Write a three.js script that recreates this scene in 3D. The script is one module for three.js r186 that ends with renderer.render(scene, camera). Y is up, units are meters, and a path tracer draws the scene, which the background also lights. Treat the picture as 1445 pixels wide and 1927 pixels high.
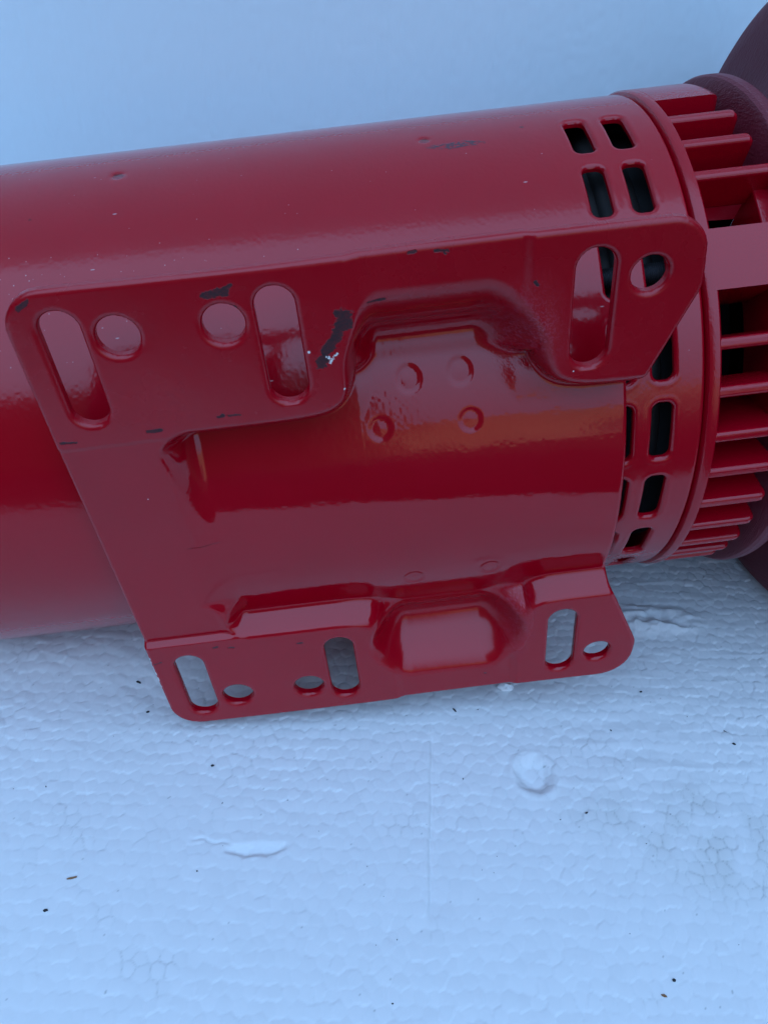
import * as THREE from 'three';
import { mergeGeometries } from 'three/addons/utils/BufferGeometryUtils.js';

// ------------------------------------------------------------------ camera, sky, sun, exposure
const W = 767, H = 1024;
const scene = new THREE.Scene();
const camera = new THREE.PerspectiveCamera(65.83, W / H, 0.01, 200);
const PITCH = 40 * Math.PI / 180, ROLL = 1.5 * Math.PI / 180, EYE = 0.244;
const upC = new THREE.Vector3(Math.sin(ROLL), Math.cos(ROLL) * Math.cos(PITCH), Math.cos(ROLL) * Math.sin(PITCH));
const zC = new THREE.Vector3(0, 0, 1).addScaledVector(upC, -upC.z).normalize();
const xC = new THREE.Vector3().crossVectors(upC, zC);
// rows xC, upC, zC take camera axes to world axes
const C2W = new THREE.Matrix4().set(xC.x, xC.y, xC.z, 0, upC.x, upC.y, upC.z, 0, zC.x, zC.y, zC.z, 0, 0, 0, 0, 1);
camera.quaternion.setFromRotationMatrix(C2W);
camera.position.set(0, EYE, 0);
camera.updateMatrixWorld(true);

const SKY_GAIN = 1.24;
{
  const w = 256, h = 128, d = new Float32Array(w * h * 4);
  for (let j = 0; j < h; j++) {
    const el = ((j + 0.5) / h - 0.5) * Math.PI;              // row 0 is the bottom
    const e1 = Math.min(1, Math.max(0, el / 0.85)), t = e1 * e1 * (3 - 2 * e1);
    for (let i = 0; i < w; i++) {
      const k = (j * w + i) * 4;
      d[k] = (0.44 * (1 - t) + 0.82 * t) * SKY_GAIN;
      d[k + 1] = (0.76 * (1 - t) + 1.42 * t) * SKY_GAIN;
      d[k + 2] = (1.18 * (1 - t) + 2.38 * t) * SKY_GAIN;
      d[k + 3] = 1;
    }
  }
  const t = new THREE.DataTexture(d, w, h, THREE.RGBAFormat, THREE.FloatType);
  t.mapping = THREE.EquirectangularReflectionMapping;
  t.colorSpace = THREE.LinearSRGBColorSpace;
  t.magFilter = THREE.LinearFilter; t.minFilter = THREE.LinearFilter; t.needsUpdate = true;
  scene.background = t; scene.environment = t; scene.environmentIntensity = 1;
}
const sun = new THREE.DirectionalLight(new THREE.Color().setRGB(1.0, 0.86, 0.68), 4.8);
sun.position.set(2.0, 4.3, -4.6); sun.target.position.set(0, 0, 0);
sun.castShadow = true; sun.shadow.mapSize.set(2048, 2048);
Object.assign(sun.shadow.camera, { left: -8, right: 8, top: 8, bottom: -8, near: 0.1, far: 40 });
sun.shadow.radius = 1;
scene.add(sun, sun.target);

const renderer = new THREE.WebGLRenderer({ antialias: true });
renderer.setSize(W, H);
renderer.toneMapping = THREE.LinearToneMapping;
renderer.toneMappingExposure = 1.0;
renderer.outputColorSpace = THREE.SRGBColorSpace;
renderer.shadowMap.enabled = true;

// ------------------------------------------------------------------ helpers
function rng(seed) { let s = seed >>> 0; return () => { s = (s + 0x6D2B79F5) | 0; let t = Math.imul(s ^ (s >>> 15), 1 | s); t = (t + Math.imul(t ^ (t >>> 7), 61 | t)) ^ t; return ((t ^ (t >>> 14)) >>> 0) / 4294967296; }; }
const hash2 = (x, y, s = 0) => { let h = Math.imul(x, 374761393) + Math.imul(y, 668265263) + Math.imul(s, 2147483647 ^ 0x9E3779B1) | 0; h = Math.imul(h ^ (h >>> 13), 1274126177); h ^= h >>> 16; return (h >>> 0) / 4294967296; };
function vnoise(x, y, s = 0) {
  const xi = Math.floor(x), yi = Math.floor(y), fx = x - xi, fy = y - yi, u = fx * fx * (3 - 2 * fx), v = fy * fy * (3 - 2 * fy);
  const a = hash2(xi, yi, s), b = hash2(xi + 1, yi, s), c = hash2(xi, yi + 1, s), d = hash2(xi + 1, yi + 1, s);
  return a + (b - a) * u + (c - a) * v + (a - b - c + d) * u * v;
}
function fbm(x, y, o = 4, s = 0) { let a = 0, g = 0.5, n = 0; for (let i = 0; i < o; i++) { a += g * vnoise(x, y, s + i * 17); n += g; g *= 0.5; x *= 2.03; y *= 2.03; } return a / n; }
const clamp = (x, a = 0, b = 1) => Math.min(b, Math.max(a, x));
const sstep = (a, b, x) => { const t = clamp((x - a) / (b - a)); return t * t * (3 - 2 * t); };
const smin = (a, b, k) => { const h = Math.max(k - Math.abs(a - b), 0) / k; return Math.min(a, b) - h * h * k * 0.25; };
const smax = (a, b, k) => -smin(-a, -b, k);
const range = (a, b, step) => { const n = Math.max(1, Math.round((b - a) / step)), o = []; for (let i = 0; i <= n; i++) o.push(a + (b - a) * i / n); return o; };
const D2R = Math.PI / 180, MM = 0.001;

function shadowed(m) { m.castShadow = true; m.receiveShadow = true; return m; }
function mesh(name, geometry, material, parent) { const m = shadowed(new THREE.Mesh(geometry, material)); m.name = name; parent.add(m); return m; }
function tag(o, label, category, group, kind) { if (label) o.userData.label = label; if (category) o.userData.category = category; if (group) o.userData.group = group; if (kind) o.userData.kind = kind; return o; }

// a pixel texture computed from f(x, y) -> [r, g, b] (0..1)
function pixelTexture(w, h, f, { srgb = false, repeat = false } = {}) {
  const d = new Uint8Array(w * h * 4);
  for (let j = 0; j < h; j++) for (let i = 0; i < w; i++) {
    const c = f((i + 0.5) / w, (j + 0.5) / h), k = (j * w + i) * 4;
    d[k] = clamp(c[0]) * 255; d[k + 1] = clamp(c[1]) * 255; d[k + 2] = clamp(c[2]) * 255; d[k + 3] = 255;
  }
  const t = new THREE.DataTexture(d, w, h); t.magFilter = t.minFilter = THREE.LinearFilter;
  if (srgb) t.colorSpace = THREE.SRGBColorSpace;
  if (repeat) t.wrapS = t.wrapT = THREE.RepeatWrapping;
  t.needsUpdate = true; return t;
}
const toS = c => c <= 0.0031308 ? 12.92 * c : 1.055 * Math.pow(c, 1 / 2.4) - 0.055;

// Sheet metal: a surface front(u, v, d) over a grid, cut along the zero line of inside(u, v) (> 0 is metal), with a back and cut edges.
function sheet(us, vs, inside, front, back, uvOf) {
  const nu = us.length, nv = vs.length, sd = new Float32Array(nu * nv);
  for (let j = 0; j < nv; j++) for (let i = 0; i < nu; i++) sd[j * nu + i] = inside(us[i], vs[j]);
  const P = { f: [], b: [], n: [], bn: [], uv: [], pu: [] };
  const e = 0.12;
  function normalAt(fn, u, v, ev) {
    const a = fn(u - e, v, inside(u - e, v)), b = fn(u + e, v, inside(u + e, v)), c = fn(u, v - ev, inside(u, v - ev)), d = fn(u, v + ev, inside(u, v + ev));
    const x1 = b[0] - a[0], y1 = b[1] - a[1], z1 = b[2] - a[2], x2 = d[0] - c[0], y2 = d[1] - c[1], z2 = d[2] - c[2];
    let x = y1 * z2 - z1 * y2, y = z1 * x2 - x1 * z2, z = x1 * y2 - y1 * x2; const l = Math.hypot(x, y, z) || 1;
    return [x / l, y / l, z / l];
  }
  const ev = uvOf.ev;
  let count = 0;
  function vertex(u, v, d) {
    const p = front(u, v, d), q = back(u, v, d), n = normalAt(front, u, v, ev);
    P.f.push(p[0] * MM, p[1] * MM, p[2] * MM); P.b.push(q[0] * MM, q[1] * MM, q[2] * MM);
    P.n.push(...n); P.bn.push(-n[0], -n[1], -n[2]);
    P.uv.push(...uvOf(u, v)); P.pu.push(u, v); return count++;
  }
  const gridV = new Int32Array(nu * nv).fill(-1), cross = new Map();
  const gv = (i, j) => { const k = j * nu + i; if (gridV[k] < 0) gridV[k] = vertex(us[i], vs[j], sd[k]); return gridV[k]; };
  function cv(i0, j0, i1, j1) {
    const ka = j0 * nu + i0, kb = j1 * nu + i1, key = Math.min(ka, kb) * 2 + (j0 === j1 ? 0 : 1);
    if (cross.has(key)) return cross.get(key);
    const t = clamp(sd[ka] / (sd[ka] - sd[kb]), 0.001, 0.999), u = us[i0] + (us[i1] - us[i0]) * t, v = vs[j0] + (vs[j1] - vs[j0]) * t;
    const id = vertex(u, v, 0.0); cross.set(key, id); return id;
  }
  const tri = [], rim = [];
  for (let j = 0; j < nv - 1; j++) for (let i = 0; i < nu - 1; i++) {
    const c = [[i, j], [i + 1, j], [i + 1, j + 1], [i, j + 1]], s = c.map(([a, b]) => sd[b * nu + a] > 0);
    const m = s.filter(Boolean).length;
    if (!m) continue;
    if (m === 4) { const a = gv(i, j), b = gv(i + 1, j), d = gv(i + 1, j + 1), f = gv(i, j + 1); tri.push(a, b, d, a, d, f); continue; }
    const poly = []; let out = -1, first = -1;
    for (let k = 0; k < 4; k++) {
      const A = c[k], B = c[(k + 1) % 4];
      if (s[k]) poly.push(gv(...A));
      if (s[k] !== s[(k + 1) % 4]) {
        const x = cv(...A, ...B); poly.push(x);
        if (s[k]) out = x; else { if (out >= 0) { rim.push(out, x); out = -1; } else first = x; }
      }
    }
    if (out >= 0 && first >= 0) rim.push(out, first);
    for (let k = 1; k < poly.length - 1; k++) tri.push(poly[0], poly[k], poly[k + 1]);
  }
  const g = new THREE.BufferGeometry();
  g.setAttribute('position', new THREE.Float32BufferAttribute(P.f, 3)); g.setAttribute('normal', new THREE.Float32BufferAttribute(P.n, 3)); g.setAttribute('uv', new THREE.Float32BufferAttribute(P.uv, 2)); g.setIndex(tri);
  const gb = new THREE.BufferGeometry(), rev = []; for (let k = 0; k < tri.length; k += 3) rev.push(tri[k], tri[k + 2], tri[k + 1]);
  gb.setAttribute('position', new THREE.Float32BufferAttribute(P.b, 3)); gb.setAttribute('normal', new THREE.Float32BufferAttribute(P.bn, 3)); gb.setAttribute('uv', new THREE.Float32BufferAttribute(P.uv, 2)); gb.setIndex(rev);
  // cut edges: a wall from front to back, its normal pointing away from the metal
  const rp = [], rn = [], ru = [], ri = [];
  for (let k = 0; k < rim.length; k += 2) {
    const base = rp.length / 3;
    for (const id of [rim[k], rim[k + 1]]) {
      const u = P.pu[id * 2], v = P.pu[id * 2 + 1];
      const du = inside(u + 0.05, v) - inside(u - 0.05, v), dv = (inside(u, v + ev * 0.5) - inside(u, v - ev * 0.5));
      const p0 = front(u - e, v, 9), p1 = front(u + e, v, 9), q0 = front(u, v - ev, 9), q1 = front(u, v + ev, 9);
      const tu = [0, 1, 2].map(x => (p1[x] - p0[x])), tv = [0, 1, 2].map(x => (q1[x] - q0[x])), lu = Math.hypot(...tu), lv = Math.hypot(...tv);
      let n = [0, 1, 2].map(x => -(du * tu[x] / lu + dv * tv[x] / lv)); const l = Math.hypot(...n) || 1; n = n.map(x => x / l);
      for (const A of [P.f, P.b]) { rp.push(A[id * 3], A[id * 3 + 1], A[id * 3 + 2]); rn.push(...n); ru.push(P.uv[id * 2], P.uv[id * 2 + 1]); }
    }
    ri.push(base, base + 1, base + 2, base + 2, base + 1, base + 3);
  }
  const gr = new THREE.BufferGeometry();
  gr.setAttribute('position', new THREE.Float32BufferAttribute(rp, 3)); gr.setAttribute('normal', new THREE.Float32BufferAttribute(rn, 3)); gr.setAttribute('uv', new THREE.Float32BufferAttribute(ru, 2)); gr.setIndex(ri);
  return { front: g, back: gb, rim: gr };
}
// distance helpers in millimetres
function slotDist(u, v, u0, v0, u1, v1, r) { const ax = u - u0, ay = v - v0, bx = u1 - u0, by = v1 - v0, t = clamp((ax * bx + ay * by) / (bx * bx + by * by || 1)); return Math.hypot(ax - bx * t, ay - by * t) - r; }
function boxDist(u, v, cu, cv, hu, hv, r) { const x = Math.abs(u - cu) - hu + r, y = Math.abs(v - cv) - hv + r; return Math.min(Math.max(x, y), 0) + Math.hypot(Math.max(x, 0), Math.max(y, 0)) - r; }
function polyDist(poly, x, y) {      // signed, > 0 inside
  let d = 1e9, inside = false;
  for (let i = 0, n = poly.length, j = n - 1; i < n; j = i++) {
    const ax = poly[j][0], ay = poly[j][1], bx = poly[i][0], by = poly[i][1], ex = bx - ax, ey = by - ay, wx = x - ax, wy = y - ay;
    const t = clamp((wx * ex + wy * ey) / (ex * ex + ey * ey)), px = wx - ex * t, py = wy - ey * t; d = Math.min(d, px * px + py * py);
    if ((by > y) !== (ay > y) && x < (ax - bx) * (y - by) / (ay - by) + bx) inside = !inside;
  }
  return inside ? Math.sqrt(d) : -Math.sqrt(d);
}
function roundPoly(pts) {            // [[x, y, radius]] -> polygon with filleted corners
  const o = [], n = pts.length;
  for (let i = 0; i < n; i++) {
    const [px, py] = pts[(i + n - 1) % n], [x, y, r] = pts[i], [qx, qy] = pts[(i + 1) % n];
    if (!r) { o.push([x, y]); continue; }
    const a = [px - x, py - y], b = [qx - x, qy - y], la = Math.hypot(...a), lb = Math.hypot(...b); a[0] /= la; a[1] /= la; b[0] /= lb; b[1] /= lb;
    const half = Math.acos(clamp(a[0] * b[0] + a[1] * b[1], -1, 1)) / 2, t = r / Math.tan(half), c = r / Math.sin(half);
    const m = [a[0] + b[0], a[1] + b[1]], lm = Math.hypot(...m), cx = x + m[0] / lm * c, cy = y + m[1] / lm * c;
    let a0 = Math.atan2(y + a[1] * t - cy, x + a[0] * t - cx), a1 = Math.atan2(y + b[1] * t - cy, x + b[0] * t - cx), da = a1 - a0;
    while (da > Math.PI) da -= 2 * Math.PI; while (da < -Math.PI) da += 2 * Math.PI;
    const k = r > 4 ? 8 : 4; for (let s = 0; s <= k; s++) o.push([cx + r * Math.cos(a0 + da * s / k), cy + r * Math.sin(a0 + da * s / k)]);
  }
  return o;
}
// surface of revolution about the motor's axis (local x): profile of [x, radius] in mm, outside on the left of its direction of travel
function revolve(profile, { a0 = 0, a1 = 2 * Math.PI, n = 160, sharp = 30 } = {}) {
  const pos = [], nor = [], uv = [], idx = []; const segN = profile.slice(1).map((p, i) => { const dx = p[0] - profile[i][0], dr = p[1] - profile[i][1], l = Math.hypot(dx, dr) || 1; return [-dr / l, dx / l]; });
  let run = 0;
  for (let i = 0; i < segN.length; i++) {
    const A = profile[i], B = profile[i + 1], cs = Math.cos(sharp * D2R);
    const nAt = (k, own) => { const o = segN[k]; if (!o) return own; if (o[0] * own[0] + o[1] * own[1] < cs) return own; const x = o[0] + own[0], y = o[1] + own[1], l = Math.hypot(x, y); return [x / l, y / l]; };
    const nA = nAt(i - 1, segN[i]), nB = nAt(i + 1, segN[i]), base = pos.length / 3, L = Math.hypot(B[0] - A[0], B[1] - A[1]);
    for (let k = 0; k <= n; k++) {
      const t = a0 + (a1 - a0) * k / n, s = Math.sin(t), c = Math.cos(t);
      for (const [p, m, w] of [[A, nA, run], [B, nB, run + L]]) { pos.push(p[0] * MM, p[1] * s * MM, p[1] * c * MM); nor.push(m[0], m[1] * s, m[1] * c); uv.push(w * MM, t * Math.max(p[1], 20) * MM); }
    }
    for (let k = 0; k < n; k++) { const q = base + k * 2; idx.push(q, q + 1, q + 2, q + 1, q + 3, q + 2); }
    run += L;
  }
  const g = new THREE.BufferGeometry();
  g.setAttribute('position', new THREE.Float32BufferAttribute(pos, 3)); g.setAttribute('normal', new THREE.Float32BufferAttribute(nor, 3)); g.setAttribute('uv', new THREE.Float32BufferAttribute(uv, 2)); g.setIndex(idx);
  return g;
}

// ------------------------------------------------------------------ materials
const RED = [0.34, 0.0, 0.008];
const grain = pixelTexture(512, 512, (x, y) => { const n = 0.5 * vnoise(x * 96, y * 96, 3) + 0.5 * vnoise(x * 230, y * 230, 9); return [n, n, n]; }, { repeat: true });
const castTex = pixelTexture(512, 512, (x, y) => { const n = 0.6 * fbm(x * 40, y * 40, 4, 5) + 0.4 * vnoise(x * 150, y * 90, 8); return [n, n, n]; }, { repeat: true });
function tiled(t, metres) { const c = t.clone(); c.repeat.set(1 / metres, 1 / metres); c.needsUpdate = true; return c; }
const red = (rough, extra = {}) => new THREE.MeshPhysicalMaterial({ color: new THREE.Color().setRGB(...RED), roughness: rough, metalness: 0, ior: 1.46, ...extra });
const M = {
  red: red(0.14, { bumpMap: tiled(grain, 0.05), bumpScale: 0.000012 }),
  cast: red(0.5, { bumpMap: tiled(castTex, 0.05), bumpScale: 0.00022, color: new THREE.Color().setRGB(0.15, 0.010, 0.022) }),
  castSmooth: red(0.2, { bumpMap: tiled(castTex, 0.05), bumpScale: 0.00006 }),
  inner: new THREE.MeshStandardMaterial({ color: new THREE.Color().setRGB(0.03, 0.012, 0.014), roughness: 0.6 }),
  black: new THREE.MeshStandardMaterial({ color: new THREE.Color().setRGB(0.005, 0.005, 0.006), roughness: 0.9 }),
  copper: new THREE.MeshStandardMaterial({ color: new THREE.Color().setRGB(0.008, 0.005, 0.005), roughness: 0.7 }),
  steel: new THREE.MeshStandardMaterial({ color: new THREE.Color().setRGB(0.10, 0.10, 0.11), roughness: 0.4, metalness: 0.9 }),
};

// ------------------------------------------------------------------ setting: ground, wall
{
  // one sheet to the horizon; it lies in the wall's shade near the motor and rises into a dry bank far in front of the wall
  const xs = [-60, -40, -25, -15, ...range(-10, 10, 0.5), 15, 25, 40, 60], zs = [-60, -30, -15, -8, -4, ...range(-2, 14, 0.4), 20, 30, 45, 60];
  const pos = [], col = [], uv = [], idx = [];
  // a steep dark bank in front to the left, a low dry one to the right, rising ground at both sides
  const bankH = (x, z) => { const q = sstep(-0.25, 0.55, x - 0.05 * z + 0.5 * (fbm(x * 0.9, z * 0.7, 3, 15) - 0.5)), l = sstep(3.2, 6, z) * 4.2 * sstep(-9, -5, x), r = sstep(4.5, 8, z) * 1.75; return l * (1 - q) + r * q; };
  const hgt = (x, z) => -0.052 + Math.max(bankH(x, z), sstep(1.8, 5.0, Math.abs(x)) * sstep(-2.5, -0.5, z) * (1 - sstep(1.5, 4, z) * (x > 0 ? 1 : 0.3)) * 5.0) * (0.9 + 0.2 * fbm(x * 0.5, z * 0.5, 3, 2)) + 0.02 * sstep(1, 3, z) * fbm(x * 2, z * 2, 3);
  for (const z of zs) for (const x of xs) {
    pos.push(x, hgt(x, z), z); uv.push(x, z);
    const far = sstep(2.2, 4.2, z), n = 0.7 + 0.6 * fbm(x * 1.3, z * 1.3, 3, 11);
    const dry = far * sstep(0.0, 0.8, x - 0.05 * z + 0.5 * (fbm(x * 0.9, z * 0.7, 3, 15) - 0.5));   // dry earth to the right, dark growth to the left
    col.push((0.022 + 0.52 * dry) * n, (0.024 + 0.30 * dry) * n, (0.016 + 0.16 * dry) * n);
  }
  const nx = xs.length;
  for (let j = 0; j < zs.length - 1; j++) for (let i = 0; i < nx - 1; i++) { const a = j * nx + i; idx.push(a, a + nx, a + 1, a + 1, a + nx, a + nx + 1); }
  const g = new THREE.BufferGeometry(); g.setAttribute('position', new THREE.Float32BufferAttribute(pos, 3)); g.setAttribute('color', new THREE.Float32BufferAttribute(col, 3)); g.setAttribute('uv', new THREE.Float32BufferAttribute(uv, 2)); g.setIndex(idx); g.computeVertexNormals();
  const m = mesh('ground', g, new THREE.MeshStandardMaterial({ vertexColors: true, roughness: 0.95 }), scene); tag(m, null, null, null, 'structure');
}
{
  const t = pixelTexture(1024, 512, (x, y) => {
    const s = 0.5 + 0.35 * (vnoise(x * 420, y * 5, 1) - 0.5) + 0.5 * (vnoise(x * 150, y * 3, 4) - 0.5) + 0.25 * (vnoise(x * 300, y * 220, 7) - 0.5); return [s, s, s];
  }, { repeat: true });
  const g = new THREE.BoxGeometry(6.2, 3.92, 0.14); g.translate(-2.0, 1.91, -0.07);
  const p = g.attributes.position, u = g.attributes.uv; for (let i = 0; i < p.count; i++) u.setXY(i, p.getX(i) / 0.6, p.getY(i) / 0.6);
  const m = mesh('wall', g, new THREE.MeshStandardMaterial({ color: new THREE.Color().setRGB(0.78, 0.91, 0.97), roughness: 0.7, bumpMap: t, bumpScale: 0.0004 }), scene);
  m.position.set(0, 0, -0.397); tag(m, 'white painted wall with faint vertical brush streaks behind the red motor', null, null, 'structure');
}

// ------------------------------------------------------------------ foam slab
const frontEdge = x => Math.max(-0.05, 0.055 - 0.6 * x);
const FOAM = { x0: -0.62, x1: 0.66, z0: -0.396, z1: 0.008 };
function bead(x, z, cell) {          // nearest and second nearest bead centre, in mm
  const gx = x / cell, gz = z / cell, ix = Math.floor(gx), iz = Math.floor(gz); let d1 = 9, d2 = 9, id = 0, bx = 0, bz = 0;
  for (let j = -1; j <= 1; j++) for (let i = -1; i <= 1; i++) {
    const cx = ix + i, cz = iz + j, px = cx + 0.5 + 0.5 * (cz & 1) - 0.25 + (hash2(cx, cz, 1) - 0.5) * 0.55, pz = cz + 0.5 + (hash2(cx, cz, 2) - 0.5) * 0.55;
    const d = Math.hypot(gx - px, gz - pz);
    if (d < d1) { d2 = d1; d1 = d; id = (cx * 7919 + cz * 104729) | 0; bx = gx - px; bz = gz - pz; } else if (d < d2) d2 = d;
  }
  return [d1, d2, id, bx, bz];
}
const FS = 1.0;
function foamHeight(X, Z) {          // metres in, metres out
  const x = X * 1000 / FS, z = Z * 1000 / FS;
  const wx = x + 1.2 * (fbm(x * 0.2, z * 0.2, 2, 21) - 0.5), wz = z + 1.2 * (fbm(x * 0.2, z * 0.2, 2, 22) - 0.5);
  const [d1, d2, id, bx, bz] = bead(wx, wz, 4.0);
  const near = 0.48 + 0.52 * sstep(-105, -185, z);                       // the trodden front is smoother
  const amp = near * (0.55 + 1.0 * fbm(x * 0.03, z * 0.03, 3, 31));
  const gap = d2 - d1, tx = hash2(id, 3, 5) - 0.5, tz = hash2(id, 9, 6) - 0.3;
  const groove = Math.exp(-Math.pow(gap / 0.13, 2));
  let h = amp * (0.34 * (tx * bx + tz * bz) - 0.42 * d1 * d1 - 0.05 * groove + 0.30 * (hash2(id, 1, 7) - 0.5));
  h += 1.2 * (fbm(x * 0.012, z * 0.016, 3, 41) - 0.5) + 0.25 * (fbm(x * 0.06, z * 0.11, 3, 43) - 0.5);
  h += 4.0 * sstep(-178, -203, z) * sstep(12, -45, x);      // the slab bows up under the far end of the motor
  // round dent
  { const dx = (x - 55) / 7.6, dz = (z + 152.6) / 8.0, r = Math.hypot(dx, dz) + 0.16 * (fbm(x * 0.35, z * 0.35, 2, 51) - 0.5); h -= 2.3 * (1 - sstep(0.45, 1.0, r)) * (1 + 0.25 * dz); h += 0.3 * Math.exp(-Math.pow((r - 1.08) / 0.13, 2)); }
  // chipped strip
  { const dx = (x + 37) / 11.5, dz = (z + 123.2 + 0.12 * (x + 37)) / 2.4, r = Math.hypot(dx, dz * (dz < 0 ? 1 : 0.7)) + 0.4 * (fbm(x * 0.4, z * 0.4, 2, 53) - 0.5); h -= 1.5 * (1 - sstep(0.5, 1.0, r)) * sstep(1.2, -0.8, -dz) + 0.0; }
  { const t = sstep(-60, -54, x) * (1 - sstep(-47, -43, x)); const c = z + 124.6 - 0.12 * (x + 50) + 0.5 * Math.sin(x * 0.9); h -= 0.5 * t * Math.exp(-Math.pow(c / 0.45, 2)); }
  // straight score
  { const c = x - (19.2 - 0.035 * (z + 146)) - 0.7 * (fbm(z * 0.12, 3, 2, 57) - 0.5); const t = sstep(-100, -108, z) * sstep(-176, -160, z); h -= 1.2 * t * (1 / (1 + Math.exp(-c * 1.8)) - 0.5) * Math.exp(-Math.abs(c) / 6); h -= 0.55 * t * Math.exp(-Math.pow(c / 0.5, 2)); }
  // torn, crumpled patch beside the base
  { const r = Math.hypot((x - 112) / 26, (z + 227) / 10), t = 1 - sstep(0.3, 1.1, r); h += t * 4.2 * (Math.abs(fbm(x * 0.06, z * 0.11, 3, 61) - 0.5) * -3.2 + 0.75); h += t * 0.8 * (fbm(x * 0.25, z * 0.35, 3, 62) - 0.5); }
  // long wrinkles at the right and far left
  { const t = sstep(45, 85, x) * sstep(-130, -160, z); h += t * 0.22 * (1 - Math.abs(2 * fbm(x * 0.03, z * 0.13, 3, 63) - 1) * 3); }
  { const t = sstep(-60, -95, x) * sstep(-145, -165, z); h += t * 0.25 * (1 - Math.abs(2 * fbm((x + z) * 0.03, (z - x * 0.5) * 0.1, 3, 64) - 1) * 3); }
  return h * MM;
}
{
  const g0 = tagGroup('foam_slab', 'white bead foam packing slab with dents and grime under the red motor', 'foam slab');
  const xs = [...range(FOAM.x0, -0.175, 0.02), ...range(-0.175, 0.19, 0.00047).slice(1), ...range(0.19, FOAM.x1, 0.02).slice(1)];
  const zs = [...range(FOAM.z0, -0.31, 0.008), ...range(-0.31, -0.06, 0.00047).slice(1), ...range(0.1, 1, 0.1)];
  const nx = xs.length, nz = zs.length, pos = new Float32Array(nx * nz * 3), col = new Float32Array(nx * nz * 3), idx = [];
  for (let j = 0; j < nz; j++) for (let i = 0; i < nx; i++) {
    const k = (j * nx + i) * 3, X = xs[i], Z = zs[j] < 0 ? zs[j] : -0.06 + zs[j] * (frontEdge(xs[i]) + 0.06); const edge = Math.min(X - FOAM.x0, FOAM.x1 - X, Z - FOAM.z0, frontEdge(X) - Z);
    pos[k] = X; pos[k + 1] = foamHeight(X, Z) - 0.002 * (1 - sstep(0, 0.004, edge)); pos[k + 2] = Z;
    const x = X * 1000 / FS, z = Z * 1000 / FS; let c = 0.675, r = 1, b = 1;
    if (X > -0.18 && X < 0.2 && Z > -0.32) {
      const wx = x + 1.2 * (fbm(x * 0.2, z * 0.2, 2, 21) - 0.5), wz = z + 1.2 * (fbm(x * 0.2, z * 0.2, 2, 22) - 0.5), [d1, d2, id] = bead(wx, wz, 4.0);
      c *= 0.985 + 0.03 * hash2(id, 4, 8);
      // grime settled in the joints at the right
      const dirt = Math.exp(-(Math.pow((x - 112) / 26, 2) + Math.pow((z + 132) / 17, 2))) + 0.5 * Math.exp(-(Math.pow((x - 72) / 12, 2) + Math.pow((z + 140) / 8, 2)));
      const joint = Math.exp(-(d2 - d1) * 14), g = clamp(dirt * (fbm(x * 0.11, z * 0.11, 3, 71) * 2.6 - 0.6));
      c *= 1 - g * (0.12 + 0.38 * joint); b = 1 - g * 0.02;
      const soot = sstep(0.70, 0.80, fbm(x * 0.05, z * 0.06, 3, 75)) * joint * 0.22; c *= 1 - soot;
      const fleck = vnoise(x * 1.9, z * 1.9, 81); if (fleck > 0.985) c *= 0.62;
    }
    col[k] = c * r; col[k + 1] = c * 0.995; col[k + 2] = c * b;
  }
  for (let j = 0; j < nz - 1; j++) for (let i = 0; i < nx - 1; i++) { const a = j * nx + i; idx.push(a, a + nx, a + 1, a + 1, a + nx, a + nx + 1); }
  const g = new THREE.BufferGeometry(); g.setAttribute('position', new THREE.BufferAttribute(pos, 3)); g.setAttribute('color', new THREE.BufferAttribute(col, 3)); g.setIndex(idx); g.computeVertexNormals();
  mesh('foam_surface', g, new THREE.MeshPhysicalMaterial({ vertexColors: true, roughness: 0.62, ior: 1.35 }), g0);
  const fs = new THREE.Shape([[FOAM.x0, FOAM.z0], [FOAM.x1, FOAM.z0], [FOAM.x1, frontEdge(FOAM.x1)], [0.175, -0.05], [FOAM.x0, frontEdge(FOAM.x0)]].map(([x, z]) => new THREE.Vector2(x * 0.999, -z)));
  const b = new THREE.ExtrudeGeometry(fs, { depth: 0.044, bevelEnabled: false }); b.rotateX(-Math.PI / 2); b.translate(0, -0.05, 0);
  mesh('foam_body', b, new THREE.MeshStandardMaterial({ color: new THREE.Color().setRGB(0.85, 0.85, 0.85), roughness: 0.7 }), g0);
}
function tagGroup(name, label, category, group) { const o = new THREE.Group(); o.name = name; scene.add(o); return tag(o, label, category, group); }

// ------------------------------------------------------------------ the motor: local x along its axis, z out of the mounting base, y up the base
const motor = tagGroup('electric_motor', 'glossy red electric pump motor lying on its side with its mounting base outwards', 'electric motor');
{
  const a = new THREE.Vector3(0.98800713, 0.11032555, -0.10802864).normalize(), n0 = new THREE.Vector3(0.10922036, -0.00479838, 0.99400598);
  const n = n0.addScaledVector(a, -n0.dot(a)).normalize(), b = new THREE.Vector3().crossVectors(n, a);
  motor.quaternion.setFromRotationMatrix(new THREE.Matrix4().makeBasis(a, b, n));
  motor.position.set(-0.0018, 0.0952, -0.2603);
}
const PHI = 40.66;                       // local angle = angle from the camera-facing side + PHI
const R = 82.5, DB = 88.3;

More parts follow.
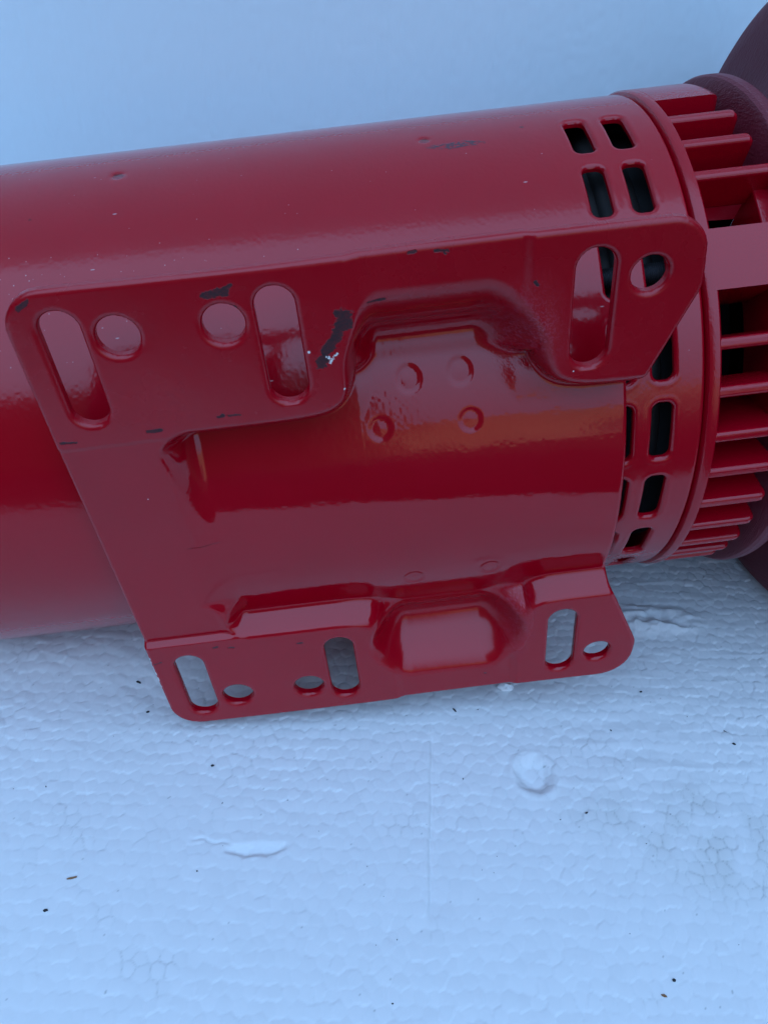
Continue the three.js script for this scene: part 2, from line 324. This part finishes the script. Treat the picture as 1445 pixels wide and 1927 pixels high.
// shell with its vent slots
{
  const vents = [];
  for (let k = 0; k < 9; k++) { const c = (42.3 - 16.35 * k) + PHI - 5.8; for (const u of [62.1, 73.5]) vents.push([u, c]); }
  const thR = D2R * R;
  const inside = (u, t) => { let d = Math.min(u + 158.6, 85.0 - u); if (u > 52) for (const [cu, ct] of vents) { let dt = (t - ct) * thR; if (Math.abs(dt) < 16) d = Math.min(d, boxDist(u, t * thR, cu, ct * thR, 3.05, 8.6, 2.2)); } return d; };
  const front = (u, t, d) => { const e = clamp(1 - d / 1.2), r = R - 1.2 * (1 - Math.sqrt(Math.max(0, 1 - e * e))) * 0.8 + (u < 82 && u > 50 ? 0.05 * Math.exp(-Math.pow((d - 1.5) / 0.6, 2)) : 0), a = t * D2R; return [u, r * Math.sin(a), r * Math.cos(a)]; };
  const back = (u, t) => { const r = R - 2.0, a = t * D2R; return [u, r * Math.sin(a), r * Math.cos(a)]; };
  const uvOf = (u, t) => [(u + 160) / 248, (t + 60) / 200]; uvOf.ev = 0.1;
  const us = [-159.2, -158.7, -158.2, -157.6, -156.5, ...range(-154, 56, 3), ...range(56, 84, 0.5).slice(1), 84.3, 84.6, 84.9, 85.2];
  const ts = [...range(-180, -60, 3), ...range(-60, 130, 0.36).slice(1), ...range(130, 180, 3).slice(1)];
  const s = sheet(us, ts, inside, front, back, uvOf);
  // paint: dust specks, a scuff and small pits
  const R1 = rng(5), specks = []; for (let i = 0; i < 130; i++) specks.push([-130 + 212 * R1(), 20 + 90 * R1(), 0.07 + 0.12 * R1(), R1()]);
  for (let i = 0; i < 60; i++) specks.push([-118 + 60 * R1() * R1() + 30 * R1(), 38 + 24 * R1(), 0.07 + 0.13 * R1(), R1()]);
  const NX = 2048, NY = 2048, cd = new Float32Array(NX * NY);   // 1 = bare paint, < 0 dark, > 1 dust
  for (const [u, t, r, k] of specks) {
    const cx = (u + 160) / 248 * NX, cy = (t + 60) / 200 * NY, px = r / 248 * NX, py = r / (200 * thR) * NY, lx = 1 + (k > 0.8 ? 3 : 0);
    for (let j = Math.floor(cy - py * 2 - 1); j <= cy + py * 2 + 1; j++) for (let i = Math.floor(cx - px * 2 * lx - 1); i <= cx + px * 2 * lx + 1; i++) { const q = Math.hypot((i - cx) / (px * lx + 0.4), (j - cy) / (py + 0.4)); if (q < 1 && j >= 0 && j < NY && i >= 0 && i < NX) cd[j * NX + i] = Math.max(cd[j * NX + i], (0.25 + 0.6 * k) * (1 - q * q)); }
  }
  const scuff = (u, t) => {
    const x = u - 26.5 - 0.02 * (t - 78), y = (t - 78.6) * thR; let m = 0;
    const e = 1 - Math.pow(x / 9, 2) - Math.pow((y - 0.25 * Math.sin(x * 0.6)) / 1.9, 2);
    if (e > 0) m = clamp(sstep(0.40, 0.56, fbm(u * 1.5, t * thR * 1.8, 3, 91)) * (0.5 + e));
    return m;
  };
  const pit = (u, t) => { let m = 0; for (const [pu, pt, r] of [[-72.8, 82.1, 1.2], [17.7, 82.2, 0.9], [-96, 70, 0.4], [47, 83, 0.5]]) { const d = Math.hypot((u - pu) * 0.8 + 0.5 * (t - pt) * thR * 0.3, (t - pt) * thR) / r; m = Math.max(m, 1 - sstep(0.5, 1.3, d + 0.5 * (vnoise(u * 3, t * 4, 5) - 0.5))); } return m; };
  const sheet1 = pixelTexture(NX, NY, (x, y) => {
    const u = x * 248 - 160, t = y * 200 - 60, d = cd[Math.min(NY - 1, Math.floor(y * NY)) * NX + Math.min(NX - 1, Math.floor(x * NX))];
    const w = 0.97 + 0.06 * fbm(u * 0.08, t * 0.1, 2, 6); let c = [RED[0] * w, RED[1] * w, RED[2] * w];
    const s1 = scuff(u, t); c = c.map((v, i) => v * (1 - 0.85 * s1) + [0.03, 0.02, 0.03][i] * 0.85 * s1);
    const p1 = pit(u, t); c = c.map(v => v * (1 - 0.6 * p1));
    c = c.map((v, i) => v * (1 - d) + [0.55, 0.5, 0.48][i] * d);
    return c.map(toS);
  }, { srgb: true });
  const bumps = pixelTexture(1024, 1024, (x, y) => { const u = x * 248 - 160, t = y * 200 - 60; let p = 0; for (const [pu, pt, r] of [[-72.8, 82.1, 1.6], [17.7, 82.2, 1.3]]) p = Math.max(p, Math.exp(-(Math.pow((u - pu) / r, 2) + Math.pow((t - pt) * thR / r, 2)))); const v = 0.8 + 0.018 * (vnoise(u * 1.4, t * 1.6, 2) - 0.5) - 0.75 * p + 0.04 * scuff(u, t); return [v, v, v]; });
  const shellMat = red(0.15, { color: new THREE.Color(1, 1, 1), map: sheet1, bumpMap: bumps, bumpScale: 0.0013 });
  const g = mergeGeometries([mergeGeometries([s.front, s.rim]), s.back], true);
  mesh('shell', g, [shellMat, M.inner], motor);
}

// mounting base
const weldSpots = [[3.4, 39.6, 3.2], [17.4, 40.0, 3.2], [-5.6, 28.4, 2.9], [19.2, 28.0, 2.9], [0, -26.8, 3], [24.2, -26.2, 3]];
{
  const outline = roundPoly([[-88.3, 81.4, 10], [72.9, 81.4, 9], [73.9, 64, 7], [64.6, 43, 4], [62.6, 38.5, 1.5], [62.6, -38.5, 1.5], [64.6, -43, 4], [73.9, -66, 8], [72.9, -82.4, 12], [-88.3, -82.0, 10]]);
  const holes = []; const both = f => { f(1); f(-1); };
  both(s => { for (const u of [-76.5, -27.0, 47.7]) holes.push([u, s * 50.3, u, s * 71.6, 4.75]); for (const [u, r] of [[-64, 5.1], [-39.4, 5.0], [60.6, 4.5]]) holes.push([u, s * 68.5, u + 0.001, s * 68.5, r]); });
  const T = 2.9;
  const inside = (u, v) => {
    const k = 0.8 * Math.sin(u * 0.05) * 0.3;
    let d = Math.min(u + 88.3 + 3, 3 + 74 - u, 85 - Math.abs(v)); if (d > 16 && Math.abs(v) < 45 && u < 50) return 9;
    d = polyDist(outline, u, v - k);
    if (Math.abs(v) > 42) for (const h of holes) if (Math.abs(u - h[0]) < 12) d = Math.min(d, slotDist(u, v, ...h));
    return d;
  };
  const depth = (u, v) => {
    const av = Math.abs(v), up = v > 0;
    const S = DB - Math.sqrt(Math.max(1, 86.0 * 86.0 - (v + 4.5) * (v + 4.5)));
    const lift = up ? 11 : 4.5, vf = 39.3 + lift * Math.min(Math.exp(-Math.max(0, u - 35.5) / (up ? 4.2 : 3)), Math.exp(-Math.max(0, -10.5 - u) / (up ? 3.6 : 4)));
    const F1 = smin((vf - av) * 2.6, S, 7), sl = v < 0 ? 0.7 + 2.7 * sstep(24, 34, av) : 1.5 + 1.6 * sstep(6, 36, av), d1 = F1 - sl * smax(0, -59.0 - u, 5);
    const F2 = smin((68.4 - av) * 1.35, S, 13);
    const d2 = F2 - 2.2 * smax(0, u - 27.5, 6) - (up ? 4.0 : 1.9) * smax(0, -7.5 - u, 4.5);
    const inner = smin(smax(d1, d2, 13), S, 0.05 + 2.5 * sstep(30, 40, av));
    const web = (1.3 - 0.024 * v) * sstep(39.8, 38.2, av) * (1 - sstep(-64, -54, u));
    let d = smax(web, inner, 4.0 + 2.0 * sstep(6, 34, v));
    d += 0.9 * (sstep(-10.5, -6.6, u) - sstep(30.0, 33.4, u)) * sstep(60, 68, av);
    d += 0.25 * (fbm(u * 0.05, v * 0.05, 2, 14) - 0.5) + 0.03 * (fbm(u * 0.16, v * 0.22, 2, 12) - 0.5);
    if (av < 50) for (const [wu, wv, r] of weldSpots) { const q = Math.hypot(u - wu, v - wv); if (q < 6) d += 0.1 * Math.exp(-Math.pow((q - r) / 0.5, 2)) + 0.34 * (1 - sstep(r - 0.9, r + 0.3, q)) * (0.6 + 0.4 * q / r); }
    return d;
  };
  const front = (u, v, d) => { const r = 1.4, e = clamp(1 - d / r); return [u, v, DB - depth(u, v) - r * (1 - Math.sqrt(Math.max(0, 1 - e * e))) * 0.8]; };
  const back = (u, v) => [u, v, DB - depth(u, v) - T];
  const uvOf = (u, v) => [(u + 90) / 168, (v + 84) / 168]; uvOf.ev = 0.12;
  const s = sheet(range(-89, 75, 0.5), range(-83.5, 83, 0.5), inside, front, back, uvOf);
  // paint chips (dark primer), overspray grain
  const chips = [[[[-11.6, 66.6], [-13.4, 63.2], [-16.2, 59.2], [-18.3, 56.2]], 1.75], [[[-11.4, 67.4], [-11.2, 65.2]], 1.9], [[[-13.2, 68.1], [-12.2, 67.8]], 0.9], [[[-17.2, 57.5], [-18.6, 56]], 1.9], [[[-42, 76.2], [-37.5, 76.6]], 1.25], [[[-37.2, 77.4], [-35.6, 78]], 0.6], [[[-38.2, 72.9], [-35.9, 72.6]], 0.5], [[[10.5, 80.0], [13.2, 79.7]], 0.6], [[[12.4, 79.4], [12.9, 79.0]], 0.4], [[[4.6, 80.2], [6.2, 80.3]], 0.4], [[[-5.6, 69.3], [-1.6, 69.6]], 0.45], [[[33.4, 70.1], [33.9, 69.3]], 0.6], [[[-83.2, 78.0], [-80.6, 79.8]], 0.7], [[[-86.3, 41.6], [-82.6, 41.4]], 0.5], [[[-64.2, 42.0], [-60.9, 42.1]], 0.55], [[[-46, 44], [-44.9, 44.3]], 0.55], [[[-43.2, 44], [-40.6, 43.9]], 0.45], [[[-66.8, -42.6], [-65.4, -42.4]], 0.4], [[[-61.9, -43.4], [-60.3, -43.6]], 0.5], [[[-40, -45.4], [-38.4, -45.2]], 0.4], [[[-87, -47.2], [-84.6, -46.6]], 0.3], [[[21.5, -74], [22.1, -74.2]], 0.35]];
  const chip = (u, v) => { let m = 0; for (const [pts, r] of chips) { if (Math.abs(u - pts[0][0]) > 14 || Math.abs(v - pts[0][1]) > 18) continue; let d = 99; for (let i = 0; i < pts.length - 1; i++) d = Math.min(d, slotDist(u, v, pts[i][0], pts[i][1], pts[i + 1][0], pts[i + 1][1], 0)); d += 1.1 * r * (fbm(u * 0.7, v * 0.9, 3, 17) - 0.55) + 0.45 * r * (vnoise(u * 2.6, v * 3.0, 19) - 0.5); m = Math.max(m, 1 - sstep(r * 0.55, r * 0.85, d)); } return m; };
  const white = (u, v) => { let d = Math.min(slotDist(u, v, -16.4, 55.4, -14.3, 57.6, 0), slotDist(u, v, -15.6, 56.4, -16.8, 57.2, 0)) + 0.6 * (vnoise(u * 3, v * 3, 23) - 0.5), m = 1 - sstep(0.12, 0.34, d); for (const [a, b, r] of [[-20.9, 59, 0.45], [-13.6, 47.6, 0.35], [-75, 66, 0.25], [-30, 57, 0.2], [-70.5, 20, 0.2], [44, 45, 0.25]]) m = Math.max(m, 1 - sstep(r * 0.6, r, Math.hypot(u - a, v - b))); const e = u + 88.1 + 0.5 * (vnoise(1, v * 2.2, 29) - 0.5); if (v < -44 && v > -60) m = Math.max(m, (1 - sstep(0.15, 0.5, e)) * sstep(0.4, 0.55, vnoise(3, v * 0.9, 33))); return m; };
  const spray = (u, v) => Math.max(Math.exp(-(Math.pow((u - 32.5) / 6.5, 2) + Math.pow((v - 55) / 11, 2))), 0.8 * Math.exp(-(Math.pow((u - 32.5) / 4.5, 2) + Math.pow((v + 49) / 12, 2))));
  const map = pixelTexture(2048, 2048, (x, y) => {
    const u = x * 168 - 90, v = y * 168 - 84, w = 0.96 + 0.08 * fbm(u * 0.07, v * 0.07, 3, 3); let c = RED.map(q => q * w);
    const sp = spray(u, v); if (sp > 0.05) { const f = sp * 0.5 * sstep(0.5, 0.75, vnoise(u * 3.1, v * 3.1, 37)); c = c.map((q, i) => q * (1 - f) + [0.42, 0.06, 0.11][i] * f); }
    const m = chip(u, v) * (0.78 + 0.22 * vnoise(u * 2.2, v * 2.7, 61)); c = c.map((q, i) => q * (1 - m) + [0.016, 0.008, 0.012][i] * m);
    const k = white(u, v); c = c.map((q, i) => q * (1 - k) + [0.7, 0.68, 0.66][i] * k);
    return c.map(toS);
  }, { srgb: true });
  const rough = pixelTexture(1024, 1024, (x, y) => {
    const u = x * 168 - 90, v = y * 168 - 84; let r = 0.075 + 0.19 * sstep(36, 44, v) * (0.8 + 0.4 * fbm(u * 0.06, v * 0.06, 3, 43));
    if (u > -10 && u < 36 && v > 20 && v < 69) r = 0.075 + 0.2 * sstep(58, 69, v);
    r += 0.10 * sstep(-38, -44, v); r += 0.45 * spray(u, v) + 0.35 * chip(u, v); r += 0.05 * (fbm(u * 0.3, v * 0.3, 3, 47) - 0.5);
    return [r, r, r];
  });
  const bump = pixelTexture(2048, 2048, (x, y) => { const u = x * 168 - 90, v = y * 168 - 84; let b = 0.6 + 0.05 * (vnoise(u * 1.1, v * 1.1, 2) - 0.5); const sp = spray(u, v); if (sp > 0.03) b += sp * 0.5 * (vnoise(u * 3.4, v * 3.4, 53) - 0.5); b -= 0.35 * chip(u, v); return [b, b, b]; });
  const mat = red(1.0, { color: new THREE.Color(1, 1, 1), map, roughnessMap: rough, bumpMap: bump, bumpScale: 0.00025 });
  const base = mesh('mounting_base', mergeGeometries([s.front, s.back, s.rim]), mat, motor);
}

// end shield: ring, pads, ribs with open windows between
{
  const ang = t => (t + PHI) * D2R;
  const shield = mesh('end_shield', revolve([[85.3, 70], [85.3, 81.9], [85.9, 83.1], [86.6, 83.5], [88.6, 83.5], [89.2, 82.9], [89.3, 66]], { n: 300 }), M.castSmooth, motor);
  // a block of the ring between two angles
  function sector(t0, t1, r0, r1, x0, x1, bev) {
    const s = new THREE.Shape(), n = Math.max(2, Math.round(Math.abs(t1 - t0) / 1.5)), A = ang(t0), B = ang(t1), c = bev / r1;
    for (let k = 0; k <= n; k++) { const t = A + c + (B - A - 2 * c) * k / n; s[k ? 'lineTo' : 'moveTo'](-(r1 - bev) * Math.cos(t) * MM, (r1 - bev) * Math.sin(t) * MM); }
    for (let k = n; k >= 0; k--) { const t = A + c + (B - A - 2 * c) * k / n; s.lineTo(-r0 * Math.cos(t) * MM, r0 * Math.sin(t) * MM); }
    const g = new THREE.ExtrudeGeometry(s, { depth: (x1 - x0 - 2 * bev) * MM, bevelEnabled: true, bevelSize: bev * MM, bevelThickness: bev * MM, bevelSegments: 3, curveSegments: 4 });
    g.rotateY(Math.PI / 2); g.translate((x0 + bev) * MM, 0, 0); return g;
  }
  mesh('pad', sector(-3.0, 8.6, 60, 83.5, 87.5, 113, 0.8), M.castSmooth, shield);
  mesh('pad', sector(46.2, 80, 62, 83.5, 86, 109, 3), M.castSmooth, shield);
  const ribShape = new THREE.Shape();
  const rp = roundPoly([[87, 60], [87, 83.2], [109.6, 83.2].concat(2.4), [108.6, 60]].map(p => p));
  rp.forEach(([x, y], i) => ribShape[i ? 'lineTo' : 'moveTo'](x * MM, y * MM));
  const barShape = new THREE.Shape(); roundPoly([[87, 70], [87, 83.2], [112.5, 83.2], [112.5, 70]]).forEach(([x, y], i) => barShape[i ? 'lineTo' : 'moveTo'](x * MM, y * MM));
  const ex = s => { const g = new THREE.ExtrudeGeometry(s, { depth: 1.2 * MM, bevelEnabled: true, bevelSize: 0.001 * MM, bevelThickness: 0.6 * MM, bevelSegments: 1, curveSegments: 6 }); g.translate(0, 0, -0.6 * MM); return g; };
  // rounded bar: extrude with true bevel so the crest catches light
  const exr = s => { const g = new THREE.ExtrudeGeometry(s, { depth: 0.9 * MM, bevelEnabled: true, bevelSize: 1.3 * MM, bevelOffset: -1.3 * MM, bevelThickness: 1.25 * MM, bevelSegments: 5, curveSegments: 6 }); g.translate(0, 0, -0.45 * MM); return g; };
  const rib = exr(ribShape), bar = exr(barShape);
  for (const [t, g] of [[38.0, rib], [29.3, rib], [20.6, bar], [-12.9, bar], [-22.2, bar], [-31.6, rib], [-40.2, rib], [-48.9, rib], [-57.3, rib], [-65.6, rib], [-73.2, rib], [-80.6, rib], [-88, rib]]) {
    const m = mesh('rib', g, M.castSmooth, shield); m.rotation.x = Math.PI / 2 - ang(t) ; 
  }
  // the far end
  mesh('end_cover', revolve([[-200, 0.5], [-200, 40], [-196, 62], [-184, 74], [-160, 79.5], [-157, 80.4], [-156.9, 40]], { n: 120 }), M.castSmooth, motor);
  // closed floor between the ribs away from the windows
  const floorArc = (t0, t1) => revolve([[86, 64], [114, 62]], { a0: ang(t0), a1: ang(t1), n: 60 });
  mesh('rib_floor', mergeGeometries([floorArc(20.6, 100), floorArc(-100, -31.6)]), M.castSmooth, shield);
  mesh('window_frame', mergeGeometries([sector(-31.6, 20.6, 58, 76, 107.5, 113, 0.6)]), M.castSmooth, shield);
  // inside
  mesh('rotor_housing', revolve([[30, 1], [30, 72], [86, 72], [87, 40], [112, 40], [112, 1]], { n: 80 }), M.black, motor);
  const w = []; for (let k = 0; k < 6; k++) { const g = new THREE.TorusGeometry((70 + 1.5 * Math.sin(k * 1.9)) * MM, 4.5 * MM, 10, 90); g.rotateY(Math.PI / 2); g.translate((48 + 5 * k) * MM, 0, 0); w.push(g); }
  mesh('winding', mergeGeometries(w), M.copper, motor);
  const th = [[40, 0.1]]; for (let x = 40; x < 84; x += 0.6) th.push([x, 2.5], [x + 0.3, 3.0]); th.push([84, 2.5], [84, 0.1]);
  const bolt = mesh('through_bolt', revolve(th, { n: 24, sharp: 10 }), M.steel, motor); bolt.position.set(0, 76.4 * Math.sin(43.5 * D2R) * MM, 76.4 * Math.cos(43.5 * D2R) * MM);
}

// flange, neck and pump casing
{
  mesh('flange', revolve([[112.8, 55], [112.8, 83.6], [113.4, 84.8], [114.4, 85.4], [117.0, 85.4], [117.9, 84.9], [118.4, 83.8], [118.6, 76]], { n: 260 }), M.cast, motor);
  const casing = mesh('pump_casing', revolve([[118.2, 79], [123, 77.5], [130, 76], [140, 76], [146, 78], [148.6, 83], [149.6, 92], [149.5, 106], [150.2, 110.8], [152.2, 113.3], [155.5, 114.4], [185, 114.4], [194, 111], [198, 100], [199, 0.5]], { n: 260, sharp: 40 }), M.cast, motor);
}

// ------------------------------------------------------------------ loose bits on the foam
{
  const dark = new THREE.MeshStandardMaterial({ color: new THREE.Color().setRGB(0.012, 0.011, 0.014), roughness: 0.7 });
  const brown = new THREE.MeshStandardMaterial({ color: new THREE.Color().setRGB(0.22, 0.10, 0.04), roughness: 0.8 });
  function sliver(l, w, h, seed) { const g = new THREE.IcosahedronGeometry(0.5, 1), p = g.attributes.position, r = rng(seed); const q = new Map(); for (let i = 0; i < p.count; i++) { const k = [p.getX(i), p.getY(i), p.getZ(i)].map(x => x.toFixed(3)).join(); if (!q.has(k)) q.set(k, 0.75 + 0.5 * r()); const s = q.get(k); p.setXYZ(i, p.getX(i) * l * s * MM, p.getY(i) * h * s * MM, p.getZ(i) * w * s * MM); } g.computeVertexNormals(); return g; }
  const put = (name, label, category, x, z, l, w, turn, mat = dark, seed = 1, h = 0.7) => { const m = mesh(name, sliver(l, w, h, seed), mat, scene); x *= FS; z *= FS; m.position.set(x * MM, foamHeight(x * MM, z * MM) + h * 0.35 * MM, z * MM); m.rotation.y = turn; tag(m, label, category); return m; };
  put('grit', 'black grit beside the left edge of the mounting base', 'grit', -90.2, -185.4, 2.0, 0.9, -0.5, dark, 2);
  put('grit_001', 'small black grit on foam just off the lower left corner of the base', 'grit', -83.6, -172.7, 1.2, 0.8, 0.4, dark, 3);
  put('splinter', 'short black splinter on foam below the middle of the base edge', 'splinter', 28.6, -178.0, 2.0, 0.55, -0.9, dark, 4);
  put('grit_002', 'black round grit alone on foam below the base, left of centre', 'grit', -56.1, -151.6, 1.1, 0.95, 0, dark, 5);
  put('grit_003', 'oblong black grit in the lower left of the foam', 'grit', -96.0, -101.5, 1.4, 0.8, 0, dark, 6);
  put('splinter_001', 'light brown wood splinter in the lower left of the foam', 'splinter', -91.3, -111.3, 3.4, 0.6, 0.3, brown, 7);
  put('splinter_002', 'dark splinter on shaded foam near the right edge', 'splinter', 127.5, -172.9, 1.6, 0.5, -0.8, dark, 8);
  put('grit_004', 'black grit on foam near the right edge, below the dark splinter', 'grit', 128.7, -167.4, 1.2, 0.7, -0.6, dark, 9);
  put('grit_005', 'black grit on foam under the right corner of the base', 'grit', 100.1, -189.2, 1.0, 0.6, 0, dark, 10);
  put('grit_006', 'round dark grit in the lower right of the foam', 'grit', 86.8, -88.5, 1.1, 0.9, 0, dark, 11);
  put('seed_husk', 'flat reddish brown husk at the very lower right of the foam', 'husk', 82.9, -84.4, 1.7, 0.7, -0.2, brown, 12);
  const crumb = mesh('foam_crumb', sliver(5.5, 3.5, 3.6, 21), new THREE.MeshStandardMaterial({ color: new THREE.Color().setRGB(0.86, 0.86, 0.86), roughness: 0.7 }), scene);
  crumb.position.set(0.0483, foamHeight(0.0483, -0.1885) + 1.2 * MM, -0.1885); tag(crumb, 'white foam crumb lying under the lower edge of the red base', 'foam crumb');
  const r = rng(77), gs = []; for (let i = 0; i < 36; i++) { const x = -130 + 270 * r(), z = -185 + 110 * r(), s = 0.18 + 0.4 * r() * r(); const g = sliver(s * (1 + r()), s, s, 100 + i); g.rotateY(r() * 6); g.translate(x * MM, foamHeight(x * MM, z * MM) + s * 0.3 * MM, z * MM); gs.push(g); }
  const m = mesh('dust_specks', mergeGeometries(gs), dark, scene); tag(m, 'tiny dark specks of dust scattered over the white foam', 'dust', null, 'stuff');
}

renderer.render(scene, camera);
